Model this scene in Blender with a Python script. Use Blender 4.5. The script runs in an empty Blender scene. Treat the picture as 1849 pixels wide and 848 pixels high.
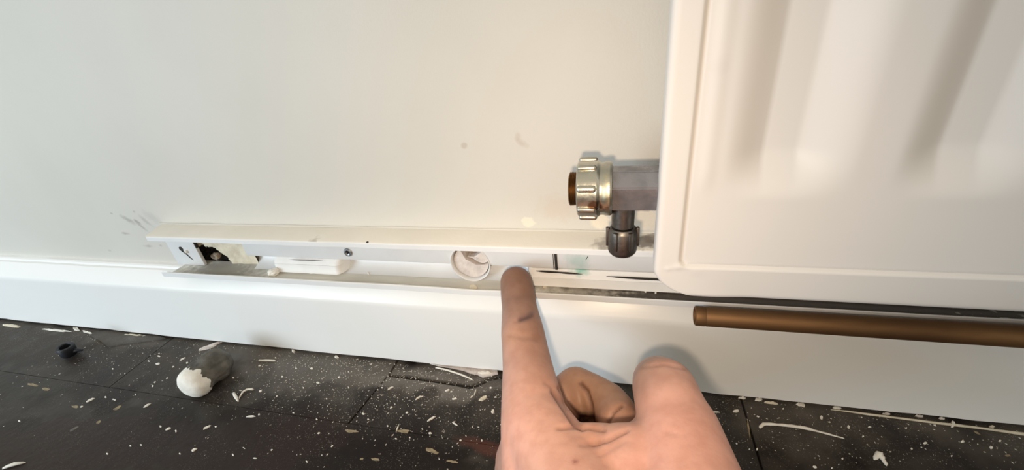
import bpy, bmesh, math, random
from mathutils import Vector, Matrix, noise
import numpy as np

random.seed(7)
SC = bpy.context.scene
COL = SC.collection

# ------------------------------------------------------------------ camera
F_PX = 757.6                       # focal length in pixels of the 1849 px wide frame
R = np.array([[0.96846024, 0.02032308, -0.24833793],
              [0.22593089, -0.49190814, 0.84082199],
              [-0.10507136, -0.87040988, -0.48098509]])   # columns: right, down, forward
CAM = np.array([0.0, -0.200, 0.2079])
cd = bpy.data.cameras.new('camera')
cam = bpy.data.objects.new('camera', cd)
COL.objects.link(cam)
cd.sensor_width = 36.0
cd.lens = F_PX / 1849.0 * 36.0
cd.clip_start = 0.005
cam.matrix_world = Matrix(((R[0, 0], -R[0, 1], -R[0, 2], CAM[0]),
                           (R[1, 0], -R[1, 1], -R[1, 2], CAM[1]),
                           (R[2, 0], -R[2, 1], -R[2, 2], CAM[2]), (0, 0, 0, 1)))
SC.camera = cam

# ------------------------------------------------------------------ world, lights, exposure
SC.view_settings.view_transform = 'Standard'
SC.view_settings.look = 'None'
SC.view_settings.exposure = 0.0
SC.view_settings.gamma = 1.0
w = bpy.data.worlds.new('room_light')
SC.world = w
w.use_nodes = True
w.node_tree.nodes['Background'].inputs[0].default_value = (1.0, 0.92, 0.76, 1)
w.node_tree.nodes['Background'].inputs[1].default_value = 0.62


def area(name, loc, target, size, power, color, size_y=None, spread=math.pi):
    ld = bpy.data.lights.new(name, 'AREA')
    ld.energy = power
    ld.color = color
    ld.size = size
    ld.spread = spread
    if size_y:
        ld.shape = 'RECTANGLE'
        ld.size_y = size_y
    else:
        ld.shape = 'DISK'
    o = bpy.data.objects.new(name, ld)
    COL.objects.link(o)
    o.location = loc
    o.rotation_euler = (Vector(target) - Vector(loc)).to_track_quat('-Z', 'Y').to_euler()
    return o


# the phone's lamp, a little left of and below its lens
fl = CAM + R @ np.array([-0.0065, 0.0140, -0.001])
area('phone_lamp', fl, fl + R @ np.array([0.0, -0.02, 1.0]), 0.009, 0.155, (1.0, 0.77, 0.56), spread=math.radians(125))
# daylight from a window far to the left
area('window_daylight', (-0.80, -0.74, 0.24), (-0.20, 0.0, 0.08), 0.45, 6.6, (0.73, 0.88, 1.0), 0.5)


# ------------------------------------------------------------------ pixel rays (for placing things on real surfaces)
def ray(u, v):
    return R @ np.array([u - 924.5, v - 424.0, F_PX])


def aty(u, v, y):
    d = ray(u, v)
    return CAM + d * ((y - CAM[1]) / d[1])


def atz(u, v, h):
    d = ray(u, v)
    return CAM + d * ((h - CAM[2]) / d[2])


def atc(u, v, c):
    return CAM + ray(u, v) * (c / F_PX)


# ------------------------------------------------------------------ materials
def stain(n, l, tc, wn, col, c, scale, rot, color, strength, soft):
    """stain, scuff or painted-in shade: an ellipse on the surface at c, its edge broken up by noise"""
    m2 = n.new('ShaderNodeMapping')
    m2.vector_type = 'TEXTURE'
    m2.inputs['Location'].default_value = c
    m2.inputs['Rotation'].default_value = rot
    m2.inputs['Scale'].default_value = scale
    l.new(tc.outputs['Object'], m2.inputs[0])
    g = n.new('ShaderNodeTexGradient')
    g.gradient_type = 'SPHERICAL'
    l.new(m2.outputs[0], g.inputs[0])
    mr = n.new('ShaderNodeMapRange')
    mr.inputs[3].default_value = 0.0
    mr.inputs[4].default_value = strength
    mr.inputs[1].default_value = .12
    mr.inputs[2].default_value = .12 + soft
    a = n.new('ShaderNodeMath')
    a.operation = 'MULTIPLY_ADD'
    l.new(wn.outputs['Fac'], a.inputs[0])
    a.inputs[1].default_value = 0.9
    a.inputs[2].default_value = -0.55
    t = n.new('ShaderNodeMath')
    t.operation = 'ADD'
    l.new(g.outputs['Fac'], t.inputs[0])
    l.new(a.outputs[0], t.inputs[1])
    l.new(t.outputs[0], mr.inputs[0])
    st = n.new('ShaderNodeMath')                 # nothing outside the ellipse
    st.operation = 'GREATER_THAN'
    st.inputs[1].default_value = 0.01
    l.new(g.outputs['Fac'], st.inputs[0])
    lt = n.new('ShaderNodeMath')
    lt.operation = 'MULTIPLY'
    l.new(mr.outputs[0], lt.inputs[0])
    l.new(st.outputs[0], lt.inputs[1])
    mx = n.new('ShaderNodeMix')
    mx.data_type = 'RGBA'
    mx.inputs[7].default_value = (*color, 1)
    l.new(lt.outputs[0], mx.inputs[0])
    l.new(col, mx.inputs[6])
    return mx.outputs[2]


def mat(name, base, base2=None, nscale=60, rough=0.5, metallic=0.0, bump=0.0, bscale=400, spots=(), rough2=None,
        stretch=(1, 1, 1), coat=0.0, lo=0.4, hi=0.65, detail=5, sss=0.0, vcol=None):
    m = bpy.data.materials.new(name)
    m.use_nodes = True
    nt = m.node_tree
    n, l = nt.nodes, nt.links
    bs = n['Principled BSDF']
    tc = n.new('ShaderNodeTexCoord')
    mp = n.new('ShaderNodeMapping')
    mp.inputs['Scale'].default_value = stretch
    l.new(tc.outputs['Object'], mp.inputs[0])
    nz = n.new('ShaderNodeTexNoise')
    nz.inputs['Scale'].default_value = nscale
    nz.inputs['Detail'].default_value = detail
    l.new(mp.outputs[0], nz.inputs['Vector'])
    rp = n.new('ShaderNodeValToRGB')
    rp.color_ramp.elements[0].position = lo
    rp.color_ramp.elements[1].position = hi
    rp.color_ramp.elements[0].color = (*base, 1)
    rp.color_ramp.elements[1].color = (*(base2 or base), 1)
    l.new(nz.outputs['Fac'], rp.inputs[0])
    col = rp.outputs[0]
    if vcol:
        at = n.new('ShaderNodeAttribute')
        at.attribute_name = vcol
        mx = n.new('ShaderNodeMix')
        mx.data_type = 'RGBA'
        mx.blend_type = 'MULTIPLY'
        mx.inputs[0].default_value = 1.0
        l.new(col, mx.inputs[6])
        l.new(at.outputs['Color'], mx.inputs[7])
        col = mx.outputs[2]
    if spots:
        wn = n.new('ShaderNodeTexNoise')
        wn.inputs['Scale'].default_value = 260
        wn.inputs['Detail'].default_value = 3
        l.new(tc.outputs['Object'], wn.inputs['Vector'])
        for (c, sx, sz, rot, color, strength, soft) in spots:
            col = stain(n, l, tc, wn, col, c, (sx, max(sx, sz), sz), (0, rot, 0), color, strength, soft)
    l.new(col, bs.inputs['Base Color'])
    bs.inputs['Metallic'].default_value = metallic
    if rough2 is not None:
        mr = n.new('ShaderNodeMapRange')
        mr.inputs[1].default_value = lo
        mr.inputs[2].default_value = hi
        mr.inputs[3].default_value = rough
        mr.inputs[4].default_value = rough2
        l.new(nz.outputs['Fac'], mr.inputs[0])
        l.new(mr.outputs[0], bs.inputs['Roughness'])
    else:
        bs.inputs['Roughness'].default_value = rough
    if coat:
        bs.inputs['Coat Weight'].default_value = coat
        bs.inputs['Coat Roughness'].default_value = 0.15
    if sss:
        bs.inputs['Subsurface Weight'].default_value = sss
        bs.inputs['Subsurface Radius'].default_value = (0.004, 0.0015, 0.0008)
        bs.inputs['Subsurface Scale'].default_value = 1.0
    if bump:
        b = n.new('ShaderNodeBump')
        b.inputs['Strength'].default_value = bump
        b.inputs['Distance'].default_value = 0.0006
        bn = n.new('ShaderNodeTexNoise')
        bn.inputs['Scale'].default_value = bscale
        bn.inputs['Detail'].default_value = 4
        l.new(mp.outputs[0], bn.inputs['Vector'])
        l.new(bn.outputs['Fac'], b.inputs['Height'])
        l.new(b.outputs[0], bs.inputs['Normal'])
    return m


def P(u, v, y):
    return tuple(float(t) for t in aty(u, v, y))


GREY = (0.10, 0.09, 0.08)
wall_spots = []
for (u, v, sx, sz, rot, st) in [(232, 397, .011, .0035, .55, .5), (255, 408, .008, .0022, .9, .55), (248, 400, .005, .002, .7, .6),
                                (262, 398, .010, .003, .9, .35), (226, 421, .006, .002, .1, .5), (268, 444, .007, .0018, .05, .45),
                                (201, 385, .0025, .0012, .2, .5), (242, 382, .002, .0015, 0, .4), (290, 443, .0025, .0015, 0, .35),
                                (275, 392, .012, .006, .6, .18), (198, 452, .003, .0015, 0, .3)]:
    wall_spots.append((P(u, v, 0), sx, sz, rot, GREY, st * .7, .6))
wall_spots += [(P(838, 262, 0), .0028, .0025, 0, (.44, .39, .33), .6, .4), (P(942, 258, 0), .0055, .003, .7, (.47, .39, .35), .45, .5),
               (P(936, 246, 0), .0025, .004, .3, (.47, .40, .35), .4, .5),
               (P(953, 401, 0), .0055, .0045, 0, (.74, .69, .58), .9, .2), (P(1010, 375, 0), .018, .012, 0, (.60, .50, .42), .5, .5),
               (P(1085, 400, 0), .008, .006, 0, (.80, .72, .58), .8, .2), (P(1165, 395, 0), .01, .008, 0, (.75, .66, .54), .7, .2),
               (P(1160, 372, 0), .008, .004, 0, (.30, .25, .22), .6, .3)]

M = {}
M['wall'] = mat('magnolia_wall_paint', (.62, .60, .55), (.59, .57, .52), nscale=9, rough=.55, bump=.12, bscale=900, spots=wall_spots)
M['skirting'] = mat('white_skirting_gloss', (.87, .88, .875), (.85, .855, .85), nscale=14, rough=.32, bump=.22, bscale=60, stretch=(.15, 1, 1.6))
M['pvc'] = mat('white_pvc', (.80, .815, .83), (.76, .775, .79), nscale=30, rough=.38, bump=.05)
M['shelf'] = mat('painted_pvc_shelf', (.79, .755, .685), (.75, .715, .645), nscale=30, rough=.45, bump=.12, bscale=500,
                 spots=[(P(1110, 446, -.014), .016, .006, 0, (.16, .13, .11), .6, .35), (P(1165, 440, -.01), .010, .008, 0, (.12, .10, .09), .8, .3),
                        (P(1180, 430, -.006), .008, .008, 0, (.16, .13, .11), .7, .3), (P(571, 433, -.015), .006, .0018, 0, (.30, .27, .22), .6, .3),
                        (P(1092, 460, -.0177), .0035, .0012, 0, (.08, .07, .06), .9, .15), (P(1130, 460, -.0177), .003, .0012, 0, (.08, .07, .06), .9, .15),
                        (P(663, 437, -.0177), .0012, .0012, 0, (.02, .02, .02), 1, .05)])
M['lip'] = M['pvc']
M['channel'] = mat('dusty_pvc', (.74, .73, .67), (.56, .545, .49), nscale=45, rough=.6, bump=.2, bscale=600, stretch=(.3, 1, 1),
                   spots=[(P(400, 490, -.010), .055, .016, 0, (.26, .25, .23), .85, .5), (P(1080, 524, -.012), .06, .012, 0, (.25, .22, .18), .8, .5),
                          (P(1240, 538, -.012), .05, .016, 0, (.11, .09, .075), .95, .35), (P(1500, 556, -.010), .16, .03, 0, (.075, .064, .056), 1.0, .3)])  # last spot: cavity shade under the radiator, painted into the channel colour
M['back'] = mat('white_pvc_back', (.74, .755, .77), (.70, .71, .72), nscale=40, rough=.4, bump=.05,
                spots=[(P(1045, 470, -.006), .010, .010, 0, (.30, .50, .46), .5, .5)])
M['strip'] = mat('white_foam', (.83, .835, .83), (.79, .79, .78), nscale=80, rough=.6, bump=.1,
                 spots=[(P(1048, 488, -.008), .0085, .006, 0, (.22, .50, .42), .9, .5)])
M['dark'] = mat('dark_gap', (.02, .018, .016), rough=.8)
M['plaster'] = mat('cream_plaster', (.74, .68, .54), (.60, .54, .42), nscale=160, rough=.9, bump=.6, bscale=900)
M['plaster_grey'] = mat('pinkish_plaster', (.72, .66, .62), (.58, .52, .49), nscale=180, rough=.9, bump=.6, bscale=700)
M['plaster_dark'] = mat('brown_plaster', (.26, .20, .17), (.42, .34, .29), nscale=220, rough=.9, bump=.8, bscale=700)
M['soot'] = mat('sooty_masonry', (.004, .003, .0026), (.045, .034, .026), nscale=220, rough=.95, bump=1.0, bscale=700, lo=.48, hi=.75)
M['radiator'] = mat('white_radiator_enamel', (.655, .63, .605), (.64, .615, .59), nscale=12, rough=.47, bump=.04, bscale=120,
                    spots=[(P(1300, 117, -.05), .0011, .0011, 0, (.25, .22, .22), .9, .2), (P(1265, 437, -.05), .0008, .0008, 0, (.25, .22, .20), .8, .2),
                           (P(1300, 117, -.05), .005, .005, 0, (.60, .57, .54), .4, .5)])
M['radiator'].node_tree.nodes['Principled BSDF'].inputs['Specular IOR Level'].default_value = .32
M['nickel'] = mat('worn_nickel', (.60, .58, .50), (.48, .46, .39), nscale=120, rough=.26, metallic=1.0, rough2=.42, bump=.15, bscale=500,
                  spots=[(P(1073, 368, -.0495), .005, .0035, .2, (.20, .12, .07), .9, .2), (P(1094, 350, -.049), .003, .009, 0, (.62, .56, .38), .8, .3)])
M['steel'] = mat('grey_plated_brass', (.27, .265, .285), (.19, .19, .205), nscale=150, rough=.26, metallic=.6, rough2=.42, bump=.2, bscale=400)
M['darksteel'] = mat('tarnished_brass', (.20, .18, .165), (.13, .115, .10), nscale=200, rough=.38, metallic=1.0, rough2=.55, bump=.2, bscale=500)
M['brass'] = mat('brown_brass', (.30, .18, .08), (.17, .095, .04), nscale=150, rough=.4, metallic=1.0, bump=.2)
M['copper'] = mat('tarnished_copper', (.23, .125, .055), (.135, .07, .032), nscale=70, rough=.6, metallic=.75, rough2=.7, bump=.1, bscale=200,
                  stretch=(.25, 1, 1))
M['bore'] = mat('pipe_bore', (.05, .03, .02), rough=.7)
M['screw'] = mat('zinc_screw', (.42, .42, .42), (.30, .30, .30), nscale=300, rough=.35, metallic=1.0)
M['flake'] = mat('white_paint_flake', (.82, .79, .72), (.74, .70, .62), nscale=300, rough=.6)
M['grit'] = mat('plaster_grit', (.66, .62, .55), (.45, .42, .37), nscale=300, rough=.8)
M['tan'] = mat('tan_paint', (.33, .265, .16), (.16, .125, .08), nscale=200, rough=.7)
M['lump'] = mat('brown_masonry', (.46, .39, .30), (.14, .105, .08), nscale=260, rough=.95, bump=1.0, bscale=700)
M['stone'] = mat('grey_mortar', (.155, .148, .130), (.085, .080, .070), nscale=110, rough=.9, bump=.8, bscale=420)
M['chalk'] = mat('white_plaster_end', (.88, .86, .80), (.78, .75, .68), nscale=200, rough=.8, bump=.4)
M['rubber'] = mat('black_rubber', (.010, .011, .016), rough=.5)
M['skin'] = mat('skin', (1.0, 1.0, 1.0), (.90, .86, .84), nscale=190, rough=.52, bump=.12, bscale=700, sss=.25, vcol='tone')


def floor_mat():
    """dark brown varnish, worn and grey with plaster dust, more of it towards the skirting where it was swept"""
    m = bpy.data.materials.new('dusty_dark_floor')
    m.use_nodes = True
    n, l = m.node_tree.nodes, m.node_tree.links
    bs = n['Principled BSDF']
    tc = n.new('ShaderNodeTexCoord')

    def nz(scale, detail=5, st=(1, 1, 1)):
        mp = n.new('ShaderNodeMapping')
        mp.inputs['Scale'].default_value = st
        l.new(tc.outputs['Object'], mp.inputs[0])
        t = n.new('ShaderNodeTexNoise')
        t.inputs['Scale'].default_value = scale
        t.inputs['Detail'].default_value = detail
        l.new(mp.outputs[0], t.inputs['Vector'])
        return t.outputs['Fac']

    def rng(sock, a, b, c=0.0, d=1.0):
        r = n.new('ShaderNodeMapRange')
        for i, v in enumerate((a, b, c, d)):
            r.inputs[i + 1].default_value = v
        l.new(sock, r.inputs[0])
        return r.outputs[0]

    def math2(op, a, b):
        t = n.new('ShaderNodeMath')
        t.operation = op
        for i, v in enumerate((a, b)):
            if isinstance(v, (int, float)):
                t.inputs[i].default_value = v
            else:
                l.new(v, t.inputs[i])
        return t.outputs[0]

    def mix(f, a, b):
        t = n.new('ShaderNodeMix')
        t.data_type = 'RGBA'
        l.new(f, t.inputs[0])
        for i, v in ((6, a), (7, b)):
            if isinstance(v, tuple):
                t.inputs[i].default_value = (*v, 1)
            else:
                l.new(v, t.inputs[i])
        return t.outputs[2]

    sx = n.new('ShaderNodeSeparateXYZ')
    l.new(tc.outputs['Object'], sx.inputs[0])
    base = mix(rng(nz(14, 4), .40, .60), (.012, .0075, .0055), (.030, .025, .021))
    base = mix(rng(nz(40, 6, (.35, 1, 1)), .55, .72), base, (.046, .037, .030))
    pat = math2('MULTIPLY', rng(nz(17, 3), .49, .55), rng(sx.outputs['Y'], -.040, -.062))
    base = mix(pat, base, (.0095, .0050, .0032))
    base = mix(math2('MULTIPLY', rng(nz(75, 6, (.6, 1, 1)), .60, .78), .6), base, (.075, .066, .056))
    wn = n.new('ShaderNodeTexNoise')
    wn.inputs['Scale'].default_value = 85
    wn.inputs['Detail'].default_value = 5
    l.new(tc.outputs['Object'], wn.inputs['Vector'])
    BLK, BRN, DST, RED = (.0085, .0042, .0026), (.021, .0105, .0080), (.175, .160, .142), (.085, .028, .018)
    for (u, v, ax_, ay_, rot, c, st, so) in [(560, 668, .075, .022, 0, DST, .65, .5), (760, 690, .055, .016, 0, DST, .75, .4), (840, 700, .05, .014, -.1, DST, .5, .5),
                                             (430, 640, .05, .016, 0, DST, .45, .5), (225, 610, .05, .010, 0, DST, .5, .5), (690, 722, .024, .011, -.05, BLK, .95, .25),
                                             (690, 790, .050, .019, -.1, BLK, .97, .15), (630, 825, .030, .020, .3, BLK, .97, .15), (850, 768, .050, .013, -.05, BLK, .85, .3),
                                             (892, 735, .014, .012, 0, BLK, .95, .2), (765, 714, .010, .007, 0, BLK, .9, .3), (600, 702, .018, .006, -.1, BLK, .6, .4),
                                             (737, 656, .008, .006, 0, BLK, .8, .3), (50, 830, .09, .030, .2, BRN, .9, .4), (180, 800, .07, .022, .2, BRN, .75, .5),
                                             (455, 810, .060, .028, .4, BRN, .9, .3), (300, 800, .06, .008, .3, BRN, .6, .5), (1640, 838, .030, .012, -.2, BLK, .9, .25),
                                             (1750, 842, .026, .010, -.2, BLK, .9, .25), (1480, 835, .05, .012, 0, BLK, .5, .5), (880, 808, .022, .0042, -.12, RED, .8, .4)]:
        p = atz(u, v, -.0022)
        base = stain(n, l, tc, wn, base, tuple(float(t) for t in p), (ax_ * 1.45, ay_ * 1.45, .05), (0, 0, rot), c, st, so)
    near = rng(sx.outputs['Y'], -.075, -.020)
    dust = math2('MULTIPLY', near, rng(nz(55, 6), .30, .66))
    base = mix(math2('MULTIPLY', dust, .75), base, (.115, .103, .090))
    fine = math2('MULTIPLY', rng(nz(1500, 3), .60, .70), rng(nz(45, 4), .40, .62))
    fine = math2('MULTIPLY', fine, rng(sx.outputs['Y'], -.12, -.02, .25, 1))
    base = mix(math2('MULTIPLY', fine, .55), base, (.36, .33, .29))
    l.new(base, bs.inputs['Base Color'])
    bs.inputs['Specular IOR Level'].default_value = .28
    l.new(rng(dust, 0, .6, .36, .75), bs.inputs['Roughness'])
    b = n.new('ShaderNodeBump')
    b.inputs['Strength'].default_value = .35
    b.inputs['Distance'].default_value = .0006
    l.new(nz(220, 5), b.inputs['Height'])
    l.new(b.outputs[0], bs.inputs['Normal'])
    return m


M['floor'] = floor_mat()


# ------------------------------------------------------------------ mesh helpers
def link(name, me, parent=None, m=None):
    o = bpy.data.objects.new(name, me)
    COL.objects.link(o)
    if parent:
        o.parent = parent
    if m and not me.materials:
        me.materials.append(M[m])
    return o


def pyd(name, verts, faces, m, parent=None, smooth=False):
    me = bpy.data.meshes.new(name)
    me.from_pydata([tuple(map(float, v)) for v in verts], [], faces)
    bm = bmesh.new()
    bm.from_mesh(me)
    bmesh.ops.recalc_face_normals(bm, faces=bm.faces)
    bm.to_mesh(me)
    bm.free()
    if smooth:
        me.shade_smooth()
    return link(name, me, parent, m)


def bmobj(name, bm, m, parent=None, smooth=False, angle=None):
    me = bpy.data.meshes.new(name)
    bmesh.ops.recalc_face_normals(bm, faces=bm.faces)
    bm.to_mesh(me)
    bm.free()
    if smooth:
        me.shade_smooth()
        if angle:
            me.set_sharp_from_angle(angle=math.radians(angle))
    return link(name, me, parent, m)


def tag(o, label=None, cat=None, group=None, kind=None):
    for k, v in (('label', label), ('category', cat), ('group', group), ('kind', kind)):
        if v:
            o[k] = v
    return o


def empty(name, loc=(0, 0, 0)):
    o = bpy.data.objects.new(name, None)
    o.empty_display_size = .01
    COL.objects.link(o)
    o.location = loc
    return o


def add_box(bm, x0, x1, y0, y1, z0, z1, bev=0, seg=2):
    r = bmesh.ops.create_cube(bm, size=1)
    for v in r['verts']:
        v.co = ((x0 + x1) / 2 + v.co.x * (x1 - x0), (y0 + y1) / 2 + v.co.y * (y1 - y0), (z0 + z1) / 2 + v.co.z * (z1 - z0))
    if bev:
        es = list({e for v in r['verts'] for e in v.link_edges})
        bmesh.ops.bevel(bm, geom=es, offset=bev, segments=seg, affect='EDGES', profile=.5)


def box(name, x0, x1, y0, y1, z0, z1, m, parent=None, bev=0):
    bm = bmesh.new()
    add_box(bm, x0, x1, y0, y1, z0, z1, bev)
    return bmobj(name, bm, m, parent, bool(bev), 40)


def extrude_x(name, prof, xs, m, parent=None, smooth=False, warp=None, angle=35):
    """closed (y, z) profile swept along x through the stations xs; warp(x, y, z) may nudge a point"""
    k = len(prof)
    vs, fs = [], []
    for x in xs:
        for (y, z) in prof:
            vs.append(warp(x, y, z) if warp else (x, y, z))
    for i in range(len(xs) - 1):
        for j in range(k):
            a, b = i * k + j, i * k + (j + 1) % k
            fs.append((a, b, b + k, a + k))
    fs.append(tuple(range(k)))
    fs.append(tuple(range((len(xs) - 1) * k, len(xs) * k)))
    o = pyd(name, vs, fs, m, parent, smooth)
    if smooth:
        o.data.set_sharp_from_angle(angle=math.radians(angle))
    return o


def add_lathe(bm, prof, axis, origin, seg=48, rfun=None, cap=True):
    """prof: (t along axis, radius); axis 'x' or 'z'"""
    rings = []
    for (t, r) in prof:
        ring = []
        for i in range(seg):
            a = 2 * math.pi * i / seg
            rr = rfun(t, r, a) if rfun else r
            c, s = rr * math.cos(a), rr * math.sin(a)
            p = (t, c, s) if axis == 'x' else (c, s, t)
            ring.append(bm.verts.new((origin[0] + p[0], origin[1] + p[1], origin[2] + p[2])))
        rings.append(ring)
    for A, B in zip(rings, rings[1:]):
        for i in range(seg):
            bm.faces.new((A[i], A[(i + 1) % seg], B[(i + 1) % seg], B[i]))
    if cap:
        bm.faces.new(rings[0])
        bm.faces.new(rings[-1])
    return rings


def tube_path(name, pts, rad, m, parent=None, seg=8):
    """tapered round tube through points, with a radius per point"""
    bm = bmesh.new()
    pts = [Vector(p) for p in pts]
    rings = []
    for i, p in enumerate(pts):
        d = (pts[min(i + 1, len(pts) - 1)] - pts[max(i - 1, 0)]).normalized()
        up = Vector((0, 0, 1)) if abs(d.z) < .9 else Vector((1, 0, 0))
        a = d.cross(up).normalized()
        b = d.cross(a)
        r = rad[i] if isinstance(rad, (list, tuple)) else rad
        rings.append([bm.verts.new(p + (a * math.cos(t) + b * math.sin(t)) * r) for t in [2 * math.pi * k / seg for k in range(seg)]])
    for A, B in zip(rings, rings[1:]):
        for i in range(seg):
            bm.faces.new((A[i], A[(i + 1) % seg], B[(i + 1) % seg], B[i]))
    bm.faces.new(rings[0])
    bm.faces.new(rings[-1])
    return bmobj(name, bm, m, parent, True, 50)


def bake(o):
    """replace the object's mesh by its evaluated mesh and drop the modifiers"""
    dg = bpy.context.evaluated_depsgraph_get()
    dg.update()
    me = bpy.data.meshes.new_from_object(o.evaluated_get(dg))
    o.modifiers.clear()
    o.data = me
    return o


# ------------------------------------------------------------------ the room: wall, skirting, floor
FZ = -0.0022                        # top of the floorboards; the skirting stands a hair above them
bm = bmesh.new()
XL, XR, ZT = -1.3, 1.0, 1.2
add_box(bm, XL, -.3115, 0, .04, -.02, ZT)
add_box(bm, -.3115, XR, 0, .04, -.02, .056)
add_box(bm, -.3115, XR, 0, .04, .0958, ZT)
add_box(bm, -.3115, XR, .012, .04, .056, .0958)
wall = tag(bmobj('wall_back', bm, 'wall'), kind='structure')

prof = [(0, 0), (-.0150, 0), (-.0150, .0470), (-.01495, .0496), (-.0142, .0512), (-.0078, .0592), (-.0068, .0604), (-.0050, .0608),
        (-.0042, .0622), (-.0030, .0629), (0, .0631)]
xs = [XL + i * .012 for i in range(int((XR - XL) / .012) + 1)]


def skw(x, y, z):
    j = noise.noise(Vector((x * 22, 3, z * 10))) * .0005
    return (x, y + (j if y < -.001 else 0), z + (noise.noise(Vector((x * 40, 7, 1))) * .0005 if .001 < z and y < -.001 else 0)
            + (noise.noise(Vector((x * 60, 2, 5))) * .0007 if z < .001 else 0))


skirting = tag(extrude_x('baseboard_back', prof, xs, 'skirting', smooth=True, warp=skw, angle=25), kind='structure')

floor = tag(box('floor', XL, XR, -1.2, .0, -.03, FZ - .0026, 'dark'), kind='structure')


def slab(name, outline, z0, z1, m, parent, bev=.0002):
    bm = bmesh.new()
    vs = [bm.verts.new((x, y, z0)) for x, y in outline]
    f = bm.faces.new(vs)
    e = bmesh.ops.extrude_face_region(bm, geom=[f])
    top = [v for v in e['geom'] if isinstance(v, bmesh.types.BMVert)]
    for v in top:
        v.co.z = z1
    if bev:
        te = [x for x in bm.edges if x.verts[0] in top and x.verts[1] in top]
        bmesh.ops.bevel(bm, geom=te, offset=bev, segments=2, affect='EDGES')
    return bmobj(name, bm, m, parent)


B0 = FZ - .0026
g = .00018
gy = .00004
rowA, rowB, rowC = (-.0050, -.0655), (-.0655, -.132), (-.132, -.215)
for (ya, yb), joints in ((rowA, (XL, -.3535, None)), (rowB, (XL, -.66, .33, XR)), (rowC, (XL, -.45, .62, XR)),
                         ((-.215, -.30), (XL, -.2, .4, XR)), ((-.30, -1.2), (XL, 0, XR))):
    for a, b in zip(joints, joints[1:]):
        if b is None:
            continue
        slab('floor_board', [(a + g, ya - gy), (b - g, ya - gy), (b - g, yb + gy), (a + g, yb + gy)], B0, FZ, 'floor', floor)
# the row along the skirting, with the torn, lifted edge of the board left of the hand
slab('floor_board', [(-.3535 + g, -.005), (-.1500, -.005), (-.1500, -.027), (-.1565, -.0655 + gy), (-.3535 + g, -.0655 + gy)], B0, FZ, 'floor', floor)
E1 = atz(680, 668, FZ)
slab('floor_board', [(-.1494, -.0280), (-.135, -.0285), (-.118, -.0286), (-.100, -.0293), (-.0905, -.0303), (-.0850, -.0278), (-.0795, -.0226),
                     (-.0730, -.0195), (-.066, -.0200), (-.058, -.0150), (-.058, -.005), (.0683, -.005), (.0690, -.0655 + gy), (-.1555, -.0655 + gy)],
     B0, FZ, 'floor', floor)
slab('floor_board', [(-.1490, -.005), (-.0588, -.005), (-.0588, -.0140), (-.066, -.0182), (-.0735, -.0175), (-.0805, -.0200), (-.0868, -.0242),
                     (-.0908, -.0262), (-.100, -.0258), (-.118, -.0257), (-.135, -.0247), (-.1490, -.0262)], B0, FZ - .0006, 'floor', floor)
slab('floor_board', [(.0694, -.005), (XR, -.005), (XR, -.0655 + gy), (.0701, -.0655 + gy)], B0, FZ, 'floor', floor)


fl_px = [(140, 590), (158, 603), (178, 614), (197, 627), (222, 622), (245, 619), (300, 612), (284, 604), (230, 600), (180, 594)]
fz_ = []
nf = len(fl_px)
for k_, h0 in ((0, .0001), (1, .0013)):
    for (u, v) in fl_px:
        p = atz(u, v, FZ)
        lift = 1.0 if v > 605 else .35
        fz_.append((p[0], p[1], FZ + h0 * (lift if k_ else 1)))
pyd('lifted_flap', fz_, [tuple(range(nf)), tuple(range(nf, 2 * nf))] + [(i, (i + 1) % nf, nf + (i + 1) % nf, nf + i) for i in range(nf)], 'floor', floor)


fw = [(776, 656), (830, 661), (898, 669), (899, 675), (880, 679), (872, 681), (862, 676), (850, 674), (838, 669), (815, 664), (795, 661)]
fz_ = []
nf = len(fw)
for h0 in (.0001, .0011):
    for (u, v) in fw:
        p = atz(u, v, FZ)
        fz_.append((p[0], p[1], FZ - .0005 + h0))
pyd('filler_patch', fz_, [tuple(range(nf)), tuple(range(nf, 2 * nf))] + [(i, (i + 1) % nf, nf + (i + 1) % nf, nf + i) for i in range(nf)], 'plaster_grey', floor)


# paint and filler left along the gap under the skirting
def blob(name, u, v, lpx, wpx, ang, m, parent=None, h=.0006, n=11, z=None, seed=0, jag=.35):
    """flat irregular flake lying on the floor: its outline, a domed top and a thickness of its own"""
    rnd = random.Random(seed * 31 + int(u * 7 + v))
    zz = FZ if z is None else z
    c = atz(u, v, zz)
    sc = np.linalg.norm(c - CAM) / F_PX * 1.12
    ca, sa = math.cos(ang), math.sin(ang)
    # lengths along and across are given as seen; both floor axes foreshorten, y the more
    lo, up = [], []
    for i in range(n):
        t = 2 * math.pi * i / n
        r = 1 - jag * (rnd.random() if n < 15 else .55 + .6 * noise.noise(Vector((math.cos(t) * 1.7, math.sin(t) * 1.7, seed * 3.1))) + .25 * noise.noise(Vector((math.cos(t) * 5, math.sin(t) * 5, seed * 1.7))))
        px, py = lpx / 2 * r * math.cos(t), wpx / 2 * r * math.sin(t)
        p = atz(u + px * ca - py * sa, v + px * sa + py * ca, zz)
        lo.append((p[0], p[1], zz + .00005))
        q = c + (p - c) * .8
        up.append((q[0], q[1], zz + h * (.7 + .6 * rnd.random())))
    vs = lo + up
    fs = [(i, (i + 1) % n, n + (i + 1) % n, n + i) for i in range(n)] + [tuple(range(n)), tuple(range(n, 2 * n))]
    cx = np.mean(np.array(vs), axis=0)
    cx[2] = zz
    o = pyd(name, [tuple(np.array(p) - cx) for p in vs], fs, m, parent)
    o.location = cx
    return o


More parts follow.
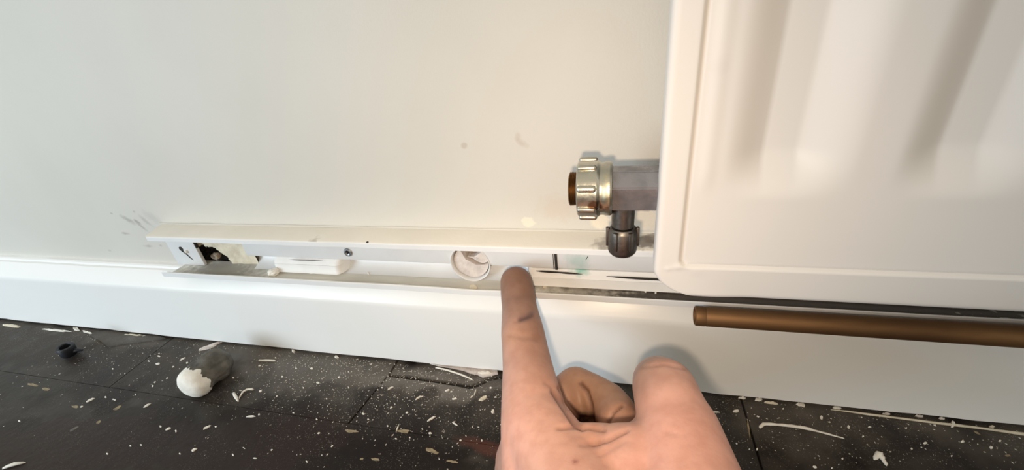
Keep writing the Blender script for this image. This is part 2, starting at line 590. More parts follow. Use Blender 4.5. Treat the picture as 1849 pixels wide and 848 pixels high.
for i, (u, v, a, b, an, m) in enumerate([
        (58, 694, 26, 8, .2, 'tan'), (83, 702, 18, 9, .1, 'tan'), (212, 736, 20, 9, -.5, 'tan'), (136, 734, 20, 7, .1, 'tan'),
        (634, 778, 34, 8, .08, 'tan'), (729, 778, 30, 10, .12, 'tan'), (781, 814, 33, 14, .3, 'tan'), (818, 833, 30, 8, .2, 'tan'),
        (678, 829, 22, 8, .05, 'tan'), (653, 828, 9, 6, 0, 'tan'), (1352, 774, 50, 5, 1.42, 'tan'), (1764, 781, 22, 5, .5, 'tan'),
        (1820, 822, 14, 6, .1, 'tan'), (134, 774, 24, 7, -.5, 'stone'), (178, 762, 16, 7, -.6, 'tan')]):
    blob('paint_spot', u, v, a, b * .9, an, m, floor, .00018, 22, seed=i, jag=.55)
for i, (u, v, a, b, an, m) in enumerate([
        (22, 588, 46, 8, .12, 'plaster'), (98, 596, 70, 5, .1, 'flake'), (138, 594, 14, 10, .3, 'flake'), (160, 601, 26, 6, .3, 'flake'),
        (245, 606, 60, 5, .09, 'plaster'), (375, 627, 60, 9, -.35, 'plaster_grey'), (875, 674, 42, 8, 0, 'flake'),
        (1340, 719, 18, 5, .1, 'flake'), (1370, 722, 16, 9, .1, 'flake'), (1392, 728, 34, 6, .15, 'plaster'), (1447, 731, 22, 10, .2, 'flake'),
        (1510, 737, 20, 7, .1, 'flake'), (1600, 748, 18, 6, .1, 'plaster_grey'), (1720, 766, 11, 17, .1, 'flake'), (1790, 771, 12, 5, .1, 'plaster'),
        (1700, 756, 14, 5, .2, 'flake'), (530, 634, 8, 7, 0, 'flake'), (608, 645, 9, 7, 0, 'flake'), (1660, 752, 22, 4, .1, 'plaster_grey')]):
    blob('filler_chip', u, v, a * 1.15, b * .9, an, m, floor, .0010, 21, seed=i + 50, jag=.6)
pts = [(1500, 739), (1530, 742), (1564, 747), (1620, 754), (1698, 764), (1726, 767), (1782, 774), (1847, 783), (1900, 790)]
tube_path('filler_bead', [tuple(atz(u, v, FZ + .0004)) for u, v in pts], [.0002, .0004, .0006, .0005, .0006, .0007, .0005, .0008, .0006], 'plaster', floor)

# ------------------------------------------------------------------ cable trunking, its cover off
TX0, TX1 = -.3115, .95
trunk = tag(empty('cable_trunking', (0, 0, 0)), 'open white plastic cable trunking with its cover off above the skirting', 'trunking')
sx = [-.3175 + i * .01 for i in range(127)]


def shw(x, y, z):
    zz = z + noise.noise(Vector((x * 30, 1, 2))) * .00025
    if x < -.313:                     # the end is broken off at a slant
        x = x + (-y) * .36
    return (x, y, zz)


extrude_x('top_flange', [(0, .0969), (-.0168, .0969), (-.0177, .0964), (-.0177, .0931), (-.0171, .0928), (-.0164, .0931), (-.0164, .0952), (0, .0957)],
          sx, 'shelf', trunk, True, shw)
# the front edge of the flange, unpainted white
extrude_x('flange_lip', [(-.01772, .0962), (-.01815, .0958), (-.01815, .0932), (-.01772, .0929)], [-.3105 + i * .01 for i in range(126)], 'pvc', trunk, False, shw)

# uneven paint and filler bead where the flange meets the wall
bm = bmesh.new()
rg_ = []
for i in range(260):
    x = -.319 + i * .005
    r = .0008 + .0006 * noise.noise(Vector((x * 45, 2, 9)))
    rg_.append([bm.verts.new((x, -.0001 - abs(r) * math.cos(a), .0969 + abs(r) * math.sin(a))) for a in (0, .5, 1.0, 1.57)])
for A, B in zip(rg_, rg_[1:]):
    for i in range(3):
        bm.faces.new((A[i], A[i + 1], B[i + 1], B[i]))
bmobj('filler_bead', bm, 'wall', trunk, True)

# lower channel: floor and front lip
cp = [(-.0020, .0660), (-.0035, .0652), (-.0165, .0652), (-.0169, .0672), (-.0174, .0676), (-.0178, .0673), (-.0180, .0645), (-.0172, .0638), (0.0, .0638), (.0, .0666)]


def chw(x, y, z):
    zz = z + noise.noise(Vector((x * 26, 4, 2))) * .0003
    if y < -.012:
        d = math.exp(-((x + .083) / .012) ** 2)
        zz -= .0006 * d
    return (x, y, zz)


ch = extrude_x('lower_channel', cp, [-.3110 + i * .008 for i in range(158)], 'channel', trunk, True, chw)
lip = extrude_x('channel_lip', [(-.01805, .0676), (-.0186, .0672), (-.0186, .0640), (-.01805, .0636)], [-.3150 + i * .008 for i in range(158)], 'pvc', trunk, False, chw)

# back plate: a proud upper rail over a recessed lower band, with a round hole bored through
bp = [(.006, .0955), (-.0052, .0955), (-.0064, .0945), (-.0066, .0860), (-.0065, .0776), (-.0058, .0762), (-.0030, .0758), (.0015, .0757), (.0024, .0748), (.0024, .0722),
      (.0014, .0696), (-.0012, .0672), (-.0045, .0658), (-.0060, .0655), (.006, .0655)]
back = extrude_x('back_plate', bp, [float(aty(447, 460, -.006)[0]), -.2, -.15, -.10, -.07, 0, .2, .5, .95], 'back', trunk, True)
HC = (-.0847, .0772)
HR = .0118
bm = bmesh.new()
add_lathe(bm, [(-.02, HR), (.02, HR)], 'z', (0, 0, 0), 48)
for v in bm.verts:
    x, y, z = v.co
    v.co = (HC[0] + x, z, HC[1] + y)
cut = bmobj('cutter', bm, 'dark')
md = back.modifiers.new('b', 'BOOLEAN')
md.object = cut
md.operation = 'DIFFERENCE'
md.solver = 'EXACT'
bake(back)
back.data.shade_smooth()
back.data.set_sharp_from_angle(angle=math.radians(35))
bpy.data.objects.remove(cut)

# burr ring round the bored hole
bm = bmesh.new()
N = 48
rings = []
for (dr, y) in ((-.0004, .006), (-.0004, -.0060), (.0, -.0069), (.0004, -.0070), (.0006, -.0060)):
    rings.append([bm.verts.new((HC[0] + (HR + dr) * math.cos(2 * math.pi * i / N), y - .0004 * noise.noise(Vector((i * .7, dr * 900, 1))),
                                HC[1] + (HR + dr) * math.sin(2 * math.pi * i / N))) for i in range(N)])
for A, B in zip(rings, rings[1:]):
    for i in range(N):
        bm.faces.new((A[i], A[(i + 1) % N], B[(i + 1) % N], B[i]))
bmobj('hole_rim', bm, 'back', trunk, True)


def plug(name, pts, y0, y1, m, parent, rough=.0004):
    """broken plaster surface: outline in x, z with an uneven face at y0 and sides back to y1"""
    c = np.mean(np.array(pts), axis=0)
    n = len(pts)
    vs, fs = [], []
    levels = [1.0, .95, .7, .4]
    for li, s in enumerate(levels):
        for k, (x, z) in enumerate(pts):
            xx, zz = c[0] + (x - c[0]) * s, c[1] + (z - c[1]) * s
            yy = y1 if li == 0 else y0 + noise.noise(Vector((xx * 260, zz * 260, 5))) * rough
            vs.append((xx, yy, zz))
    for li in range(len(levels) - 1):
        for k in range(n):
            a, b = li * n + k, li * n + (k + 1) % n
            fs.append((a, b, b + n, a + n))
    fs.append(tuple(range((len(levels) - 1) * n, len(levels) * n)))
    return pyd(name, vs, fs, m, parent)


def circ(a0, a1, n, r=HR - .0007):
    return [(HC[0] + r * math.cos(math.radians(a0 + (a1 - a0) * i / n)), HC[1] + r * math.sin(math.radians(a0 + (a1 - a0) * i / n))) for i in range(n + 1)]


# the plaster behind the hole, broken into three pieces with open cracks
hx, hz = HC
crk = [(.0108, -.0006), (.0066, -.0020), (.0030, -.0012), (.0002, .0006), (-.0030, .0024), (-.0050, .0062), (-.0062, .0096)]
low = circ(-5, -236, 18) + [(hx + a - .0003, hz + b - .0005) for a, b in crk[::-1]]
plug('plaster_piece', low, -.0046, .004, 'plaster_grey', wall, .0005)
up = [(hx + a + .0003, hz + b + .0004) for a, b in crk[:5]] + [(hx - .0028, hz + .0024), (hx + .0008, hz + .0023), (hx + .0034, hz + .0038), (hx + .0074, hz + .0068)] + circ(40, 0, 5)
plug('plaster_piece', up, -.0030, .004, 'plaster_grey', wall, .0014)
tp = circ(42, 125, 8) + [(hx - .0050, hz + .0066), (hx - .0046, hz + .0040), (hx - .0030, hz + .0030), (hx + .0008, hz + .0030), (hx + .0030, hz + .0046), (hx + .0070, hz + .0078)]
plug('plaster_piece', tp, .0010, .006, 'plaster_dark', wall, .001)

# foam strips stuck low on the back plate, slotted
for (x0, x1, za, zb, s0, s1, sz, sh) in ((-.2275, -.1725, .0665, .0764, -.208, -.186, .0727, .00005), (-.0520, .30, .0660, .0758, -.0460, -.0195, .0712, .00005)):
    n = 40
    vs, fs = [], []
    pr = [(.0015, zb), (-.0058, zb - .0003), (-.0068, zb - .0012), (-.0076, sz + .0014), (-.0086, sz + sh), (-.0060, sz + sh * .6), (-.0060, sz - sh * .6), (-.0090, sz - sh),
          (-.0092, za + .0016), (-.0098, za + .0002), (.0015, za - .0006)]

    def stw(x, y, z, s0=s0, s1=s1, sz=sz, sh=sh, x0=x0, x1=x1):
        if abs(z - sz) < sh + .00005:            # the slot closes towards its two ends
            t = (x - s0) / (s1 - s0)
            k = max(0., min(1., 4 * min(t, 1 - t))) if 0 < t < 1 else 0.
            if y > -.0070:
                y = -.0086 + (y + .0086) * k
            z = sz + (z - sz) * k * (1 + .5 * noise.noise(Vector((x * 300, 1, 1)))) + .0003 * noise.noise(Vector((x * 150, 2, 3))) * k
        e = min(1., min(x - x0, x1 - x) / .0050)
        e = math.sqrt(max(0., 1 - (1 - e) ** 2))
        if y < 0:
            y = .0010 + (y - .0010) * (.12 + .88 * e)
        return (x, y, z)
    extrude_x('foam_strip', pr, [x0 + (x1 - x0) * i / 160 for i in range(161)], 'strip', trunk, True, stw, 30)
# a second slot further right in the long strip, and the dark gap between two rail lengths
a, b = aty(1095, 499, -.0090), aty(1192, 506, -.0090)
tube_path('slot', [(a[0], -.0088, a[2]), (a[0] + .006, -.0089, a[2] - .0001), (b[0] - .012, -.0089, a[2] - .0004), (b[0] + .01, -.0089, a[2] - .0006)],
          [.0001, .0004, .0006, .0006], 'dark', trunk)
for u0, v0, u1, v1, r_ in ((967, 489, 1052, 495, .0006), (521, 469.5, 582, 471.5, .00028)):
    a, b = aty(u0, v0, -.0088), aty(u1, v1, -.0088)
    yy = -.0087 if u0 > 900 else -.0081
    tube_path('slot', [(a[0] + (b[0] - a[0]) * t, yy, a[2] + (b[2] - a[2]) * t + .0002 * noise.noise(Vector((t * 9, u0, 1)))) for t in (0, .12, .3, .5, .7, .88, 1)],
              [r_ * q for q in (.1, .8, 1, .75, .9, .5, .1)], 'dark', trunk)
xg = aty(1003, 470, -.006)[0]
box('joint_gap', xg - .0003, xg + .0011, -.0070, -.004, .0757, .0950, 'dark', trunk)
box('joint_edge', xg - .0012, xg - .0009, -.0069, -.004, .0757, .0950, 'dark', trunk)
c = aty(1058, 465, -.0062)
tube_path('hair_crack', [(c[0] + .001, -.0067, .0850), (c[0] + .001, -.0067, c[2] + .001), (c[0] - .0002, -.0067, c[2] - .0012)], [.00025, .0002, .0001], 'dark', trunk)

# the tab left at the far end, with a keyhole broken through
ex0, ex1 = -.3160, float(aty(349, 440, -.0052)[0])
bm = bmesh.new()
add_box(bm, ex0, ex1, -.0052, -.0030, .0655, .0950, .0003)
tab = bmobj('end_tab', bm, 'back', trunk, True, 40)
k1 = aty(329, 451, -.0053)
key = [(-.0030, .0010), (-.0022, .0028), (-.0004, .0034), (.0012, .0026), (.0014, .0006), (.0006, -.0010), (.0022, -.0026), (.0030, -.0040), (.0050, -.0078),
       (.0066, -.0104), (.0040, -.0086), (.0020, -.0052), (.0002, -.0030), (-.0014, -.0018)]
vs = [(k1[0] + x * .82, y, k1[2] + z * .82) for y in (-.00535, -.0045) for x, z in key]
n = len(key)
pyd('keyhole', vs, [tuple(range(n)), tuple(range(n, 2 * n))] + [(i, (i + 1) % n, n + (i + 1) % n, n + i) for i in range(n)], 'dark', tab)
k2 = aty(337, 454, -.0055)
bm = bmesh.new()
bmesh.ops.create_icosphere(bm, subdivisions=2, radius=.0012, matrix=Matrix.Translation((k2[0], -.0056, k2[2])))
bmobj('plaster_crumb', bm, 'chalk', tab, True)
box('tab_edge', ex1, ex1 + .0005, -.0050, -.0030, .0800, .0950, 'dark', trunk)

# bare plaster and a sooty hole behind the broken end
px0, px1, pz0, pz1 = -.3112, float(aty(447, 460, -.0015)[0]) + .006, .0570, .0952
nx, nzz = 84, 54
hcx, hcz = -.2850, .0705
vs, fs, mi = [], [], []


def dist_hole(x, z):
    dx, dz = (x - hcx) / (.0145 if x > hcx else .0230), (z - hcz + .001) / .0108
    if dx > 0:
        dz2 = dz + .42 * dx
        dz = dz2
    return math.hypot(dx, dz) + .22 * noise.noise(Vector((x * 260, z * 260, 1))) + .10 * noise.noise(Vector((x * 800, z * 800, 2)))


for j in range(nzz + 1):
    for i in range(nx + 1):
        x, z = px0 + (px1 - px0) * i / nx, pz0 + (pz1 - pz0) * j / nzz
        d = dist_hole(x, z)
        y = -.0015 + .0007 * noise.noise(Vector((x * 140, z * 140, 4)))
        if d < 1:
            y += .0105 * min(1, (1 - d) * 3) * (0.75 + .35 * noise.noise(Vector((x * 300, z * 300, 9))))
            if abs(x - hcx - .001) < .006 and z < hcz - .0015:
                y -= .0055 * max(0, 1 - abs(x - hcx - .001) / .006)
        vs.append((x, y, z))
for j in range(nzz):
    for i in range(nx):
        a = j * (nx + 1) + i
        fs.append((a, a + 1, a + nx + 2, a + nx + 1))
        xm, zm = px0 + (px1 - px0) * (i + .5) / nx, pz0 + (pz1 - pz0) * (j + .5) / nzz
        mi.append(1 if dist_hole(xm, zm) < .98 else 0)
pl = pyd('plaster_patch', vs, fs, 'plaster', wall, True)
pl.data.materials.append(M['soot'])
for p, k in zip(pl.data.polygons, mi):
    p.material_index = k
bm = bmesh.new()
bmesh.ops.create_icosphere(bm, subdivisions=3, radius=1)
for v in bm.verts:
    nn = 1 + .35 * noise.noise(v.co * 1.7)
    v.co = Vector((-.2862 + v.co.x * .0040 * nn, .0028 + v.co.y * .003 * nn, .0690 + v.co.z * .0030 * nn))
bmobj('masonry_lump', bm, 'lump', wall, True)

# screw through the rail
c = aty(628.5, 455, -.0066)
scr = empty('screw', (c[0], -.0064, c[2]))
scr.parent = trunk
bm = bmesh.new()
add_lathe(bm, [(.0, .0029), (-.0006, .0029), (-.0010, .0026), (-.00105, .0018), (-.0006, .0012), (-.0004, .0004)], 'z', (0, 0, 0), 28)
for v in bm.verts:
    v.co = (v.co.x, v.co.z, v.co.y)
bmobj('screw_head', bm, 'screw', scr, True, 35)
bm = bmesh.new()
add_box(bm, -.0013, .0013, -.0009, -.0004, -.0003, .0003)
add_box(bm, -.0003, .0003, -.0009, -.0004, -.0013, .0013)
bmesh.ops.rotate(bm, verts=bm.verts, matrix=Matrix.Rotation(.5, 3, 'Y'))
bmobj('cross_recess', bm, 'dark', scr)

# ------------------------------------------------------------------ radiator
rad = tag(empty('radiator', (.3, -.05, .0954)), 'white enamelled steel panel radiator with pressed flutes and rounded corner', 'radiator')
RX0, RX1, RZ0, RZ1, RY = .0137, .80, .0954, .58, -.0520
IX0, IZ0 = .0232, .1106
FD = .0062


def sstep(a, b, t):
    t = max(0., min(1., (t - a) / (b - a)))
    return t * t * (3 - 2 * t)


def flute(x):
    """0 on the front face, 1 on the floor of a recess (first recess begins at x = .034)"""
    t = (x - .0335) % .0497
    if x < .0335:
        return 0
    a = min(1., t / .0136)
    b = min(1., max(0., (.0405 - t) / .0165))
    return a * a * (2 - a) * b * b * (2 - b)


def rdepth(x, z):
    d_out = min(x - RX0, z - RZ0, RX1 - x, RZ1 - z)
    y = RY
    if d_out < .0022:
        y += .0022 - math.sqrt(max(0, .0022 ** 2 - (.0022 - max(0, d_out)) ** 2))
    # inner edge: rounded inner corner
    ax, az = x - IX0, z - IZ0
    r = .0035
    if ax < r and az < r:
        di = r - math.hypot(r - ax, r - az)
    else:
        di = min(ax, az)
    di = min(di, RX1 - .0095 - x, RZ1 - .015 - z)
    if di > -.0006:
        y += .0012 * sstep(-.0006, .0008, di)
        y += .0007 * math.exp(-((di - .0002) / .0005) ** 2)
    else:
        pass
    if z < IZ0 and x > IX0:                       # bottom rim leans back a little
        y += .0010 * (IZ0 - z) / (IZ0 - RZ0) * sstep(IX0 - .002, IX0 + .022, x)
    for (lx, lz, lr, lh) in ((.0225, .1102, .0020, .0004), (.0190, .1092, .0014, .0003), (.0290, .1085, .0030, .0002), (.0262, .1105, .002, .0003)):
        y -= lh * math.exp(-((x - lx) ** 2 + (z - lz) ** 2 * 2.5) / lr ** 2)
    if di > 0:
        y += FD * flute(x) * sstep(.1385, .1560, z) * (1 - sstep(RZ1 - .05, RZ1 - .033, z))
        # first bead beside the rim
        y -= .0006 * math.exp(-((x - .0290) / .0025) ** 2) * sstep(.1385, .150, z)
    return y


xs = [RX0 + v for v in (0, .0003, .0008, .0014, .0022)] + [RX0 + .003 + i * .0006 for i in range(20)]
while xs[-1] < .135:
    xs.append(xs[-1] + .0010)
while xs[-1] < RX1 - .012:
    xs.append(xs[-1] + .0035)
xs += [RX1 - .0095, RX1 - .005, RX1 - .0022, RX1 - .001, RX1]
zs = [RZ0 + v for v in (0, .0003, .0008, .0014, .0022)] + [RZ0 + .003 + i * .0006 for i in range(26)]
while zs[-1] < .21:
    zs.append(zs[-1] + .0012)
while zs[-1] < RZ1 - .05:
    zs.append(zs[-1] + .012)
zs += [RZ1 - .05 + i * .004 for i in range(1, 12)] + [RZ1 - .002, RZ1 - .001, RZ1]
CR = .0130
vs, fs = [], []
for z in zs:
    for x in xs:
        xx, zz = x, z
        if z < RZ0 + CR:
            xm = RX0 + .0215 * (1 - math.sqrt(max(0, 1 - ((RZ0 + CR - z) / CR) ** 2)))
            k = max(0., 1 - (x - RX0) / .055)
            xx = x + (xm - RX0) * k
        vs.append((xx, rdepth(x, z), zz))
W = len(xs)
for j in range(len(zs) - 1):
    for i in range(W - 1):
        a = j * W + i
        fs.append((a, a + 1, a + W + 1, a + W))
pan = pyd('front_panel', vs, fs, 'radiator', rad, True)
bm = bmesh.new()
bm.from_mesh(pan.data)
be = [e for e in bm.edges if e.is_boundary]
ex = bmesh.ops.extrude_edge_only(bm, edges=be)
for v in ex['geom']:
    if isinstance(v, bmesh.types.BMVert):
        v.co.y = -.0440
bmesh.ops.recalc_face_normals(bm, faces=bm.faces)
bm.to_mesh(pan.data)
bm.free()
pan.data.shade_smooth()
pan.data.set_sharp_from_angle(angle=math.radians(60))
box('rear_panel', RX0 + .012, RX1 - .012, -.0415, -.0335, RZ0 + .012, RZ1 - .012, 'radiator', rad, .002)
for bx in (.16, .66):
    bm = bmesh.new()
    add_box(bm, bx - .012, bx + .012, -.0340, -.0005, .17, .19)
    add_box(bm, bx - .016, bx + .016, -.003, -.0002, .12, .52)
    add_box(bm, bx - .012, bx + .012, -.0340, -.0005, .46, .48)
    bmobj('wall_bracket', bm, 'radiator', rad)
for o in rad.children:
    o.matrix_parent_inverse = rad.matrix_basis.inverted()

# ------------------------------------------------------------------ radiator valve
VY, VZ, VX = -.0395, .1386, 0.0
vk = 1.035
valve = tag(empty('radiator_valve', (0, VY, VZ)), 'worn nickel radiator valve with ribbed union nut left of the radiator', 'valve')
el = math.radians(23.35)


def vpart(name, bm, m, smooth=True, ang=30, parent=None):
    o = bmobj(name, bm, m, parent or valve, smooth, ang)
    if not parent:
        o.matrix_parent_inverse = valve.matrix_basis.inverted()
    return o


# body: a faceted bar along x; facet angles measured from the horizontal towards the room
bm = bmesh.new()
ang = [23, 68, 113, 158, 203, 248, 308]
rr = .0091
ringsx = (-.0035, -.0030, .0225, .0230)
rings = []
for i, x in enumerate(ringsx):
    s = .94 if i in (0, 3) else 1
    rings.append([bm.verts.new((x, VY - rr * s * math.cos(math.radians(a)), VZ + rr * s * math.sin(math.radians(a)))) for a in ang])
k = len(ang)
for A, B in zip(rings, rings[1:]):
    for i in range(k):
        bm.faces.new((A[i], A[(i + 1) % k], B[(i + 1) % k], B[i]))
bm.faces.new(rings[0])
bm.faces.new(rings[-1])
es = [e for e in bm.edges if abs(e.verts[0].co.x - e.verts[1].co.x) > .01]
bmesh.ops.bevel(bm, geom=es, offset=.0004, segments=2, affect='EDGES')
vpart('valve_body', bm, 'steel', True, 25)
# tail into the radiator
bm = bmesh.new()
add_lathe(bm, [(.0225, .0050), (.0275, .0050)], 'x', (0, VY - .001, VZ), 24)
vpart('valve_tail', bm, 'steel')

# union nut with raised ribs
NX0, NX1 = -.0168, -.0032


def nutr(t, r, a):
    return r


bm = bmesh.new()
add_lathe(bm, [(NX0 + .0002, .0070), (NX0, .0108), (NX0 + .0005, .0113), (NX0 + .0078, .0115), (NX0 + .0084, .0112), (NX0 + .0090, .0106), (NX0 + .0104, .0106),
               (NX0 + .0110, .0109), (NX1 - .0008, .0109), (NX1, .0104), (NX1 + .0001, .0070)], 'x', (0, VY, VZ), 56)
nut = vpart('union_nut', bm, 'nickel', True, 28)
for i in range(8):
    a = math.radians(22.5 + 45 * i)
    bm = bmesh.new()
    add_box(bm, NX0 + .0003, NX0 + .0078, -.0014, .0014, .0104, .0128, .0011, 3)
    bmesh.ops.rotate(bm, verts=bm.verts, cent=(0, 0, 0), matrix=Matrix.Rotation(a, 3, 'X'))
    bmesh.ops.translate(bm, verts=bm.verts, vec=(0, VY, VZ))
    o = bmobj('rib', bm, 'nickel', nut, True, 60)
# brown brass end showing through the nut
bm = bmesh.new()
p = [(NX0 - .0036, .0048), (NX0 - .0036, .0064), (NX0 - .0031, .0070)]
for i in range(5):
    p += [(NX0 - .0028 + i * .0006, .0066), (NX0 - .0025 + i * .0006, .0070)]
p += [(NX0 + .002, .0070)]
add_lathe(bm, [(NX0 - .0005, .0004), (NX0 - .0006, .0046)] + p, 'x', (0, VY, VZ), 40)
vpart('brass_spindle_end', bm, 'brass', True, 40)
# outlet below with its dark cap nut
SXC = .0012
bm = bmesh.new()
add_lathe(bm, [(VZ - .0165, .0046), (VZ - .004, .0048)], 'z', (SXC, VY, 0), 32)
vpart('outlet_stem', bm, 'darksteel')
bm = bmesh.new()
zb = .1085
add_lathe(bm, [(zb, .0030), (zb + .0002, .0050), (zb + .0012, .0058), (zb + .0022, .0061), (zb + .0108, .0061), (zb + .0120, .0056), (zb + .0128, .0050), (zb + .0129, .0044)],
          'z', (SXC, VY, 0), 40)
capn = vpart('cap_nut', bm, 'darksteel', True, 35)
for i in range(6):
    a = math.radians(62 + 60 * i)
    bm = bmesh.new()
    add_box(bm, .0055, .0069, -.0010, .0010, zb + .0038, zb + .0125, .0004)
    bmesh.ops.rotate(bm, verts=bm.verts, cent=(0, 0, 0), matrix=Matrix.Rotation(a, 3, 'Z'))
    bmesh.ops.translate(bm, verts=bm.verts, vec=(SXC, VY, 0))
    bmobj('rib', bm, 'darksteel', capn, True, 40)

# ------------------------------------------------------------------ copper pipe
PY, PZ, PR = -.0290, .0674, .00475
PX0 = .0357
bm = bmesh.new()
seg = 28


def ring(c, n_, r):
    n_ = Vector(n_).normalized()
    a = n_.cross(Vector((0, 0, 1))).normalized()
    b = a.cross(n_)
    return [bm.verts.new(Vector(c) + (a * math.cos(2 * math.pi * i / seg) + b * math.sin(2 * math.pi * i / seg)) * r) for i in range(seg)]


R_ = [ring((PX0 + t, PY, PZ), (1, 0, 0), r) for t, r in ((.03, .0037), (.0004, .0037), (0, .0040), (.0003, .00455), (.0010, PR), (.0046, PR), (.0049, PR - .00015), (.0053, PR), (.10, PR), (.25, PR), (.45, PR), (.70, PR))]
bend = .0115
for i in range(1, 9):                                # elbow into the skirting beyond the picture
    t = math.pi / 2 * i / 8
    R_.append(ring((PX0 + .70 + bend * math.sin(t), PY + bend * (1 - math.cos(t)), PZ - .0 * t), (math.cos(t), math.sin(t), 0), PR))
R_.append(ring((PX0 + .70 + bend, -.004, PZ), (0, 1, 0), PR))
for A, B in zip(R_, R_[1:]):
    for i in range(seg):
        bm.faces.new((A[i], A[(i + 1) % seg], B[(i + 1) % seg], B[i]))
pipe = tag(bmobj('copper_pipe', bm, 'copper', None, True, 40), 'tarnished copper pipe with cut open end along the skirting under the radiator', 'pipe')

# ------------------------------------------------------------------ person: left hand with pointing index finger
J = {}


def j(name, u, v, c):
    J[name] = atc(u, v, c)
    return J[name]


def cone(bm, a, b, ra, rb, seg=24):
    a, b = Vector(a), Vector(b)
    d = (b - a).normalized()
    up = Vector((0, 0, 1)) if abs(d.z) < .9 else Vector((1, 0, 0))
    x = d.cross(up).normalized()
    y = d.cross(x)
    A = [bm.verts.new(a + (x * math.cos(2 * math.pi * i / seg) + y * math.sin(2 * math.pi * i / seg)) * ra) for i in range(seg)]
    B = [bm.verts.new(b + (x * math.cos(2 * math.pi * i / seg) + y * math.sin(2 * math.pi * i / seg)) * rb) for i in range(seg)]
    for i in range(seg):
        bm.faces.new((A[i], A[(i + 1) % seg], B[(i + 1) % seg], B[i]))
    bm.faces.new(A)
    bm.faces.new(B)


def ball(bm, c, r):
    bmesh.ops.create_icosphere(bm, subdivisions=3, radius=r, matrix=Matrix.Translation(Vector(c)))


hand = bmesh.new()


def chain(pts):
    for i, (p, r) in enumerate(pts):
        ball(hand, p, r)
        if i:
            cone(hand, pts[i - 1][0], p, pts[i - 1][1], r)


imcp = atc(966, 762, .164)
INDEX = [(atc(932, 509, .2300), .0088), (atc(935, 530, .2235), .0092), (atc(938, 556, .2160), .0091), (atc(944, 602, .1990), .0104),
         (atc(948, 630, .1925), .0106), (atc(953, 665, .1850), .0112), (atc(958, 705, .1755), .0122), (imcp, .0136)]
chain(INDEX)
chain([(imcp, .0136), (atc(978, 852, .152), .0148), (atc(1000, 960, .145), .018)])
# thumb, seen almost end-on
THUMB = [(atc(1186, 684, .181), .0088), (atc(1190, 690, .167), .0103), (atc(1200, 703, .1515), .0113), (atc(1210, 735, .1445), .0118),
         (atc(1224, 776, .1395), .0134), (atc(1236, 850, .139), .0152), (atc(1215, 960, .138), .021)]
chain(THUMB)
# web and the thumb side of the palm
WEB = [(imcp, .0120), (atc(1020, 812, .1580), .0095), (atc(1062, 826, .1530), .0100), (atc(1110, 830, .1480), .0105), (atc(1165, 826, .1430), .0115), (atc(1224, 790, .1400), .0125)]
chain(WEB)
chain([(atc(1000, 880, .156), .018), (atc(1060, 890, .152), .019), (atc(1120, 890, .149), .020), (atc(1190, 890, .145), .019)])
chain([(atc(1030, 850, .1555), .0150), (atc(1075, 862, .1520), .0158), (atc(1120, 866, .1485), .0160), (atc(1170, 858, .1450), .0160), (atc(1215, 840, .1420), .0150)])
chain([(atc(1105, 845, .1480), .0128), (atc(1150, 842, .1450), .0130), (atc(1185, 826, .1430), .0125)])
chain([(atc(1060, 822, .1430), .0105), (atc(1095, 824, .1440), .0108), (atc(1122, 836, .1385), .0125), (atc(1152, 840, .1345), .0128), (atc(1185, 835, .1330), .0120)])
chain([(atc(1122, 860, .1345), .0135), (atc(1150, 862, .1315), .0135)])
# middle, ring and little finger curled under
off = R @ np.array([-.0030, .0150, .0140])
MID = [(atc(957, 800, .1790), .0128), (atc(1000, 742, .1930), .0108), (atc(1040, 700, .2030), .0101), (atc(1070, 712, .1960), .0094), (atc(1096, 728, .1890), .0096),
       (atc(1112, 745, .1800), .0090), (atc(1118, 760, .1720), .0084)]
chain(MID)
RING = [(p + off, r * .98) for p, r in MID]
chain(RING)
LIT = [(p + off * 1.85 + (R @ np.array([-.002, .002, -.006])) * (i / 3), r * .86) for i, (p, r) in enumerate(MID)]
chain(LIT)
chain([(MID[0][0], .0125), (RING[0][0], .0122), (LIT[0][0], .011)])
# palm back to the wrist and forearm, out of the picture
wr = np.array([.028, -.185, .085])
for a, ra in ((imcp, .0136), (MID[0][0], .0128), (RING[0][0], .0125), (LIT[0][0], .011), (THUMB[4][0], .0134)):
    cone(hand, a, wr, ra, .019)
chain([(wr, .0235), (np.array([.030, -.215, .092]), .0225), (np.array([.040, -.30, .115]), .029), (np.array([.055, -.42, .150]), .036)])
# close the hollow of the palm between the rays
chain([(MID[0][0] * .6 + wr * .4, .018), (THUMB[4][0] * .5 + wr * .5, .020)])
chain([(RING[0][0] * .6 + wr * .4, .016), (THUMB[4][0] * .5 + wr * .5, .020)])

hme = bpy.data.meshes.new('person')
hand.to_mesh(hme)
hand.free()
person = link('person', hme)
md = person.modifiers.new('r', 'REMESH')
md.mode = 'VOXEL'
md.voxel_size = .00095
md = person.modifiers.new('s', 'SMOOTH')
md.factor = .5
md.iterations = 14
bake(person)
me = person.data
nv = len(me.vertices)
co = np.empty(nv * 3)
me.vertices.foreach_get('co', co)
co = co.reshape(-1, 3)
no = np.empty(nv * 3)
me.vertices.foreach_get('normal', no)
no = no.reshape(-1, 3)
# where each vertex is seen from the phone, used to lay skin folds onto the surface facing it
rel = (co - CAM) @ R
pu = 924.5 + F_PX * rel[:, 0] / rel[:, 2]
pv = 424 + F_PX * rel[:, 1] / rel[:, 2]
depth = rel[:, 2]
facing = ((no * (CAM - co)).sum(1) > 0) & (rel[:, 2] > .08)


def seg_dist(pts):
    d = np.full(nv, 1e9)
    for (a, b) in zip(pts, pts[1:]):
        a, b = np.array(a, float), np.array(b, float)
        t = np.clip(((pu - a[0]) * (b[0] - a[0]) + (pv - a[1]) * (b[1] - a[1])) / max(1e-9, ((b - a) ** 2).sum()), 0, 1)
        d = np.minimum(d, np.hypot(pu - a[0] - t * (b[0] - a[0]), pv - a[1] - t * (b[1] - a[1])))
    return d


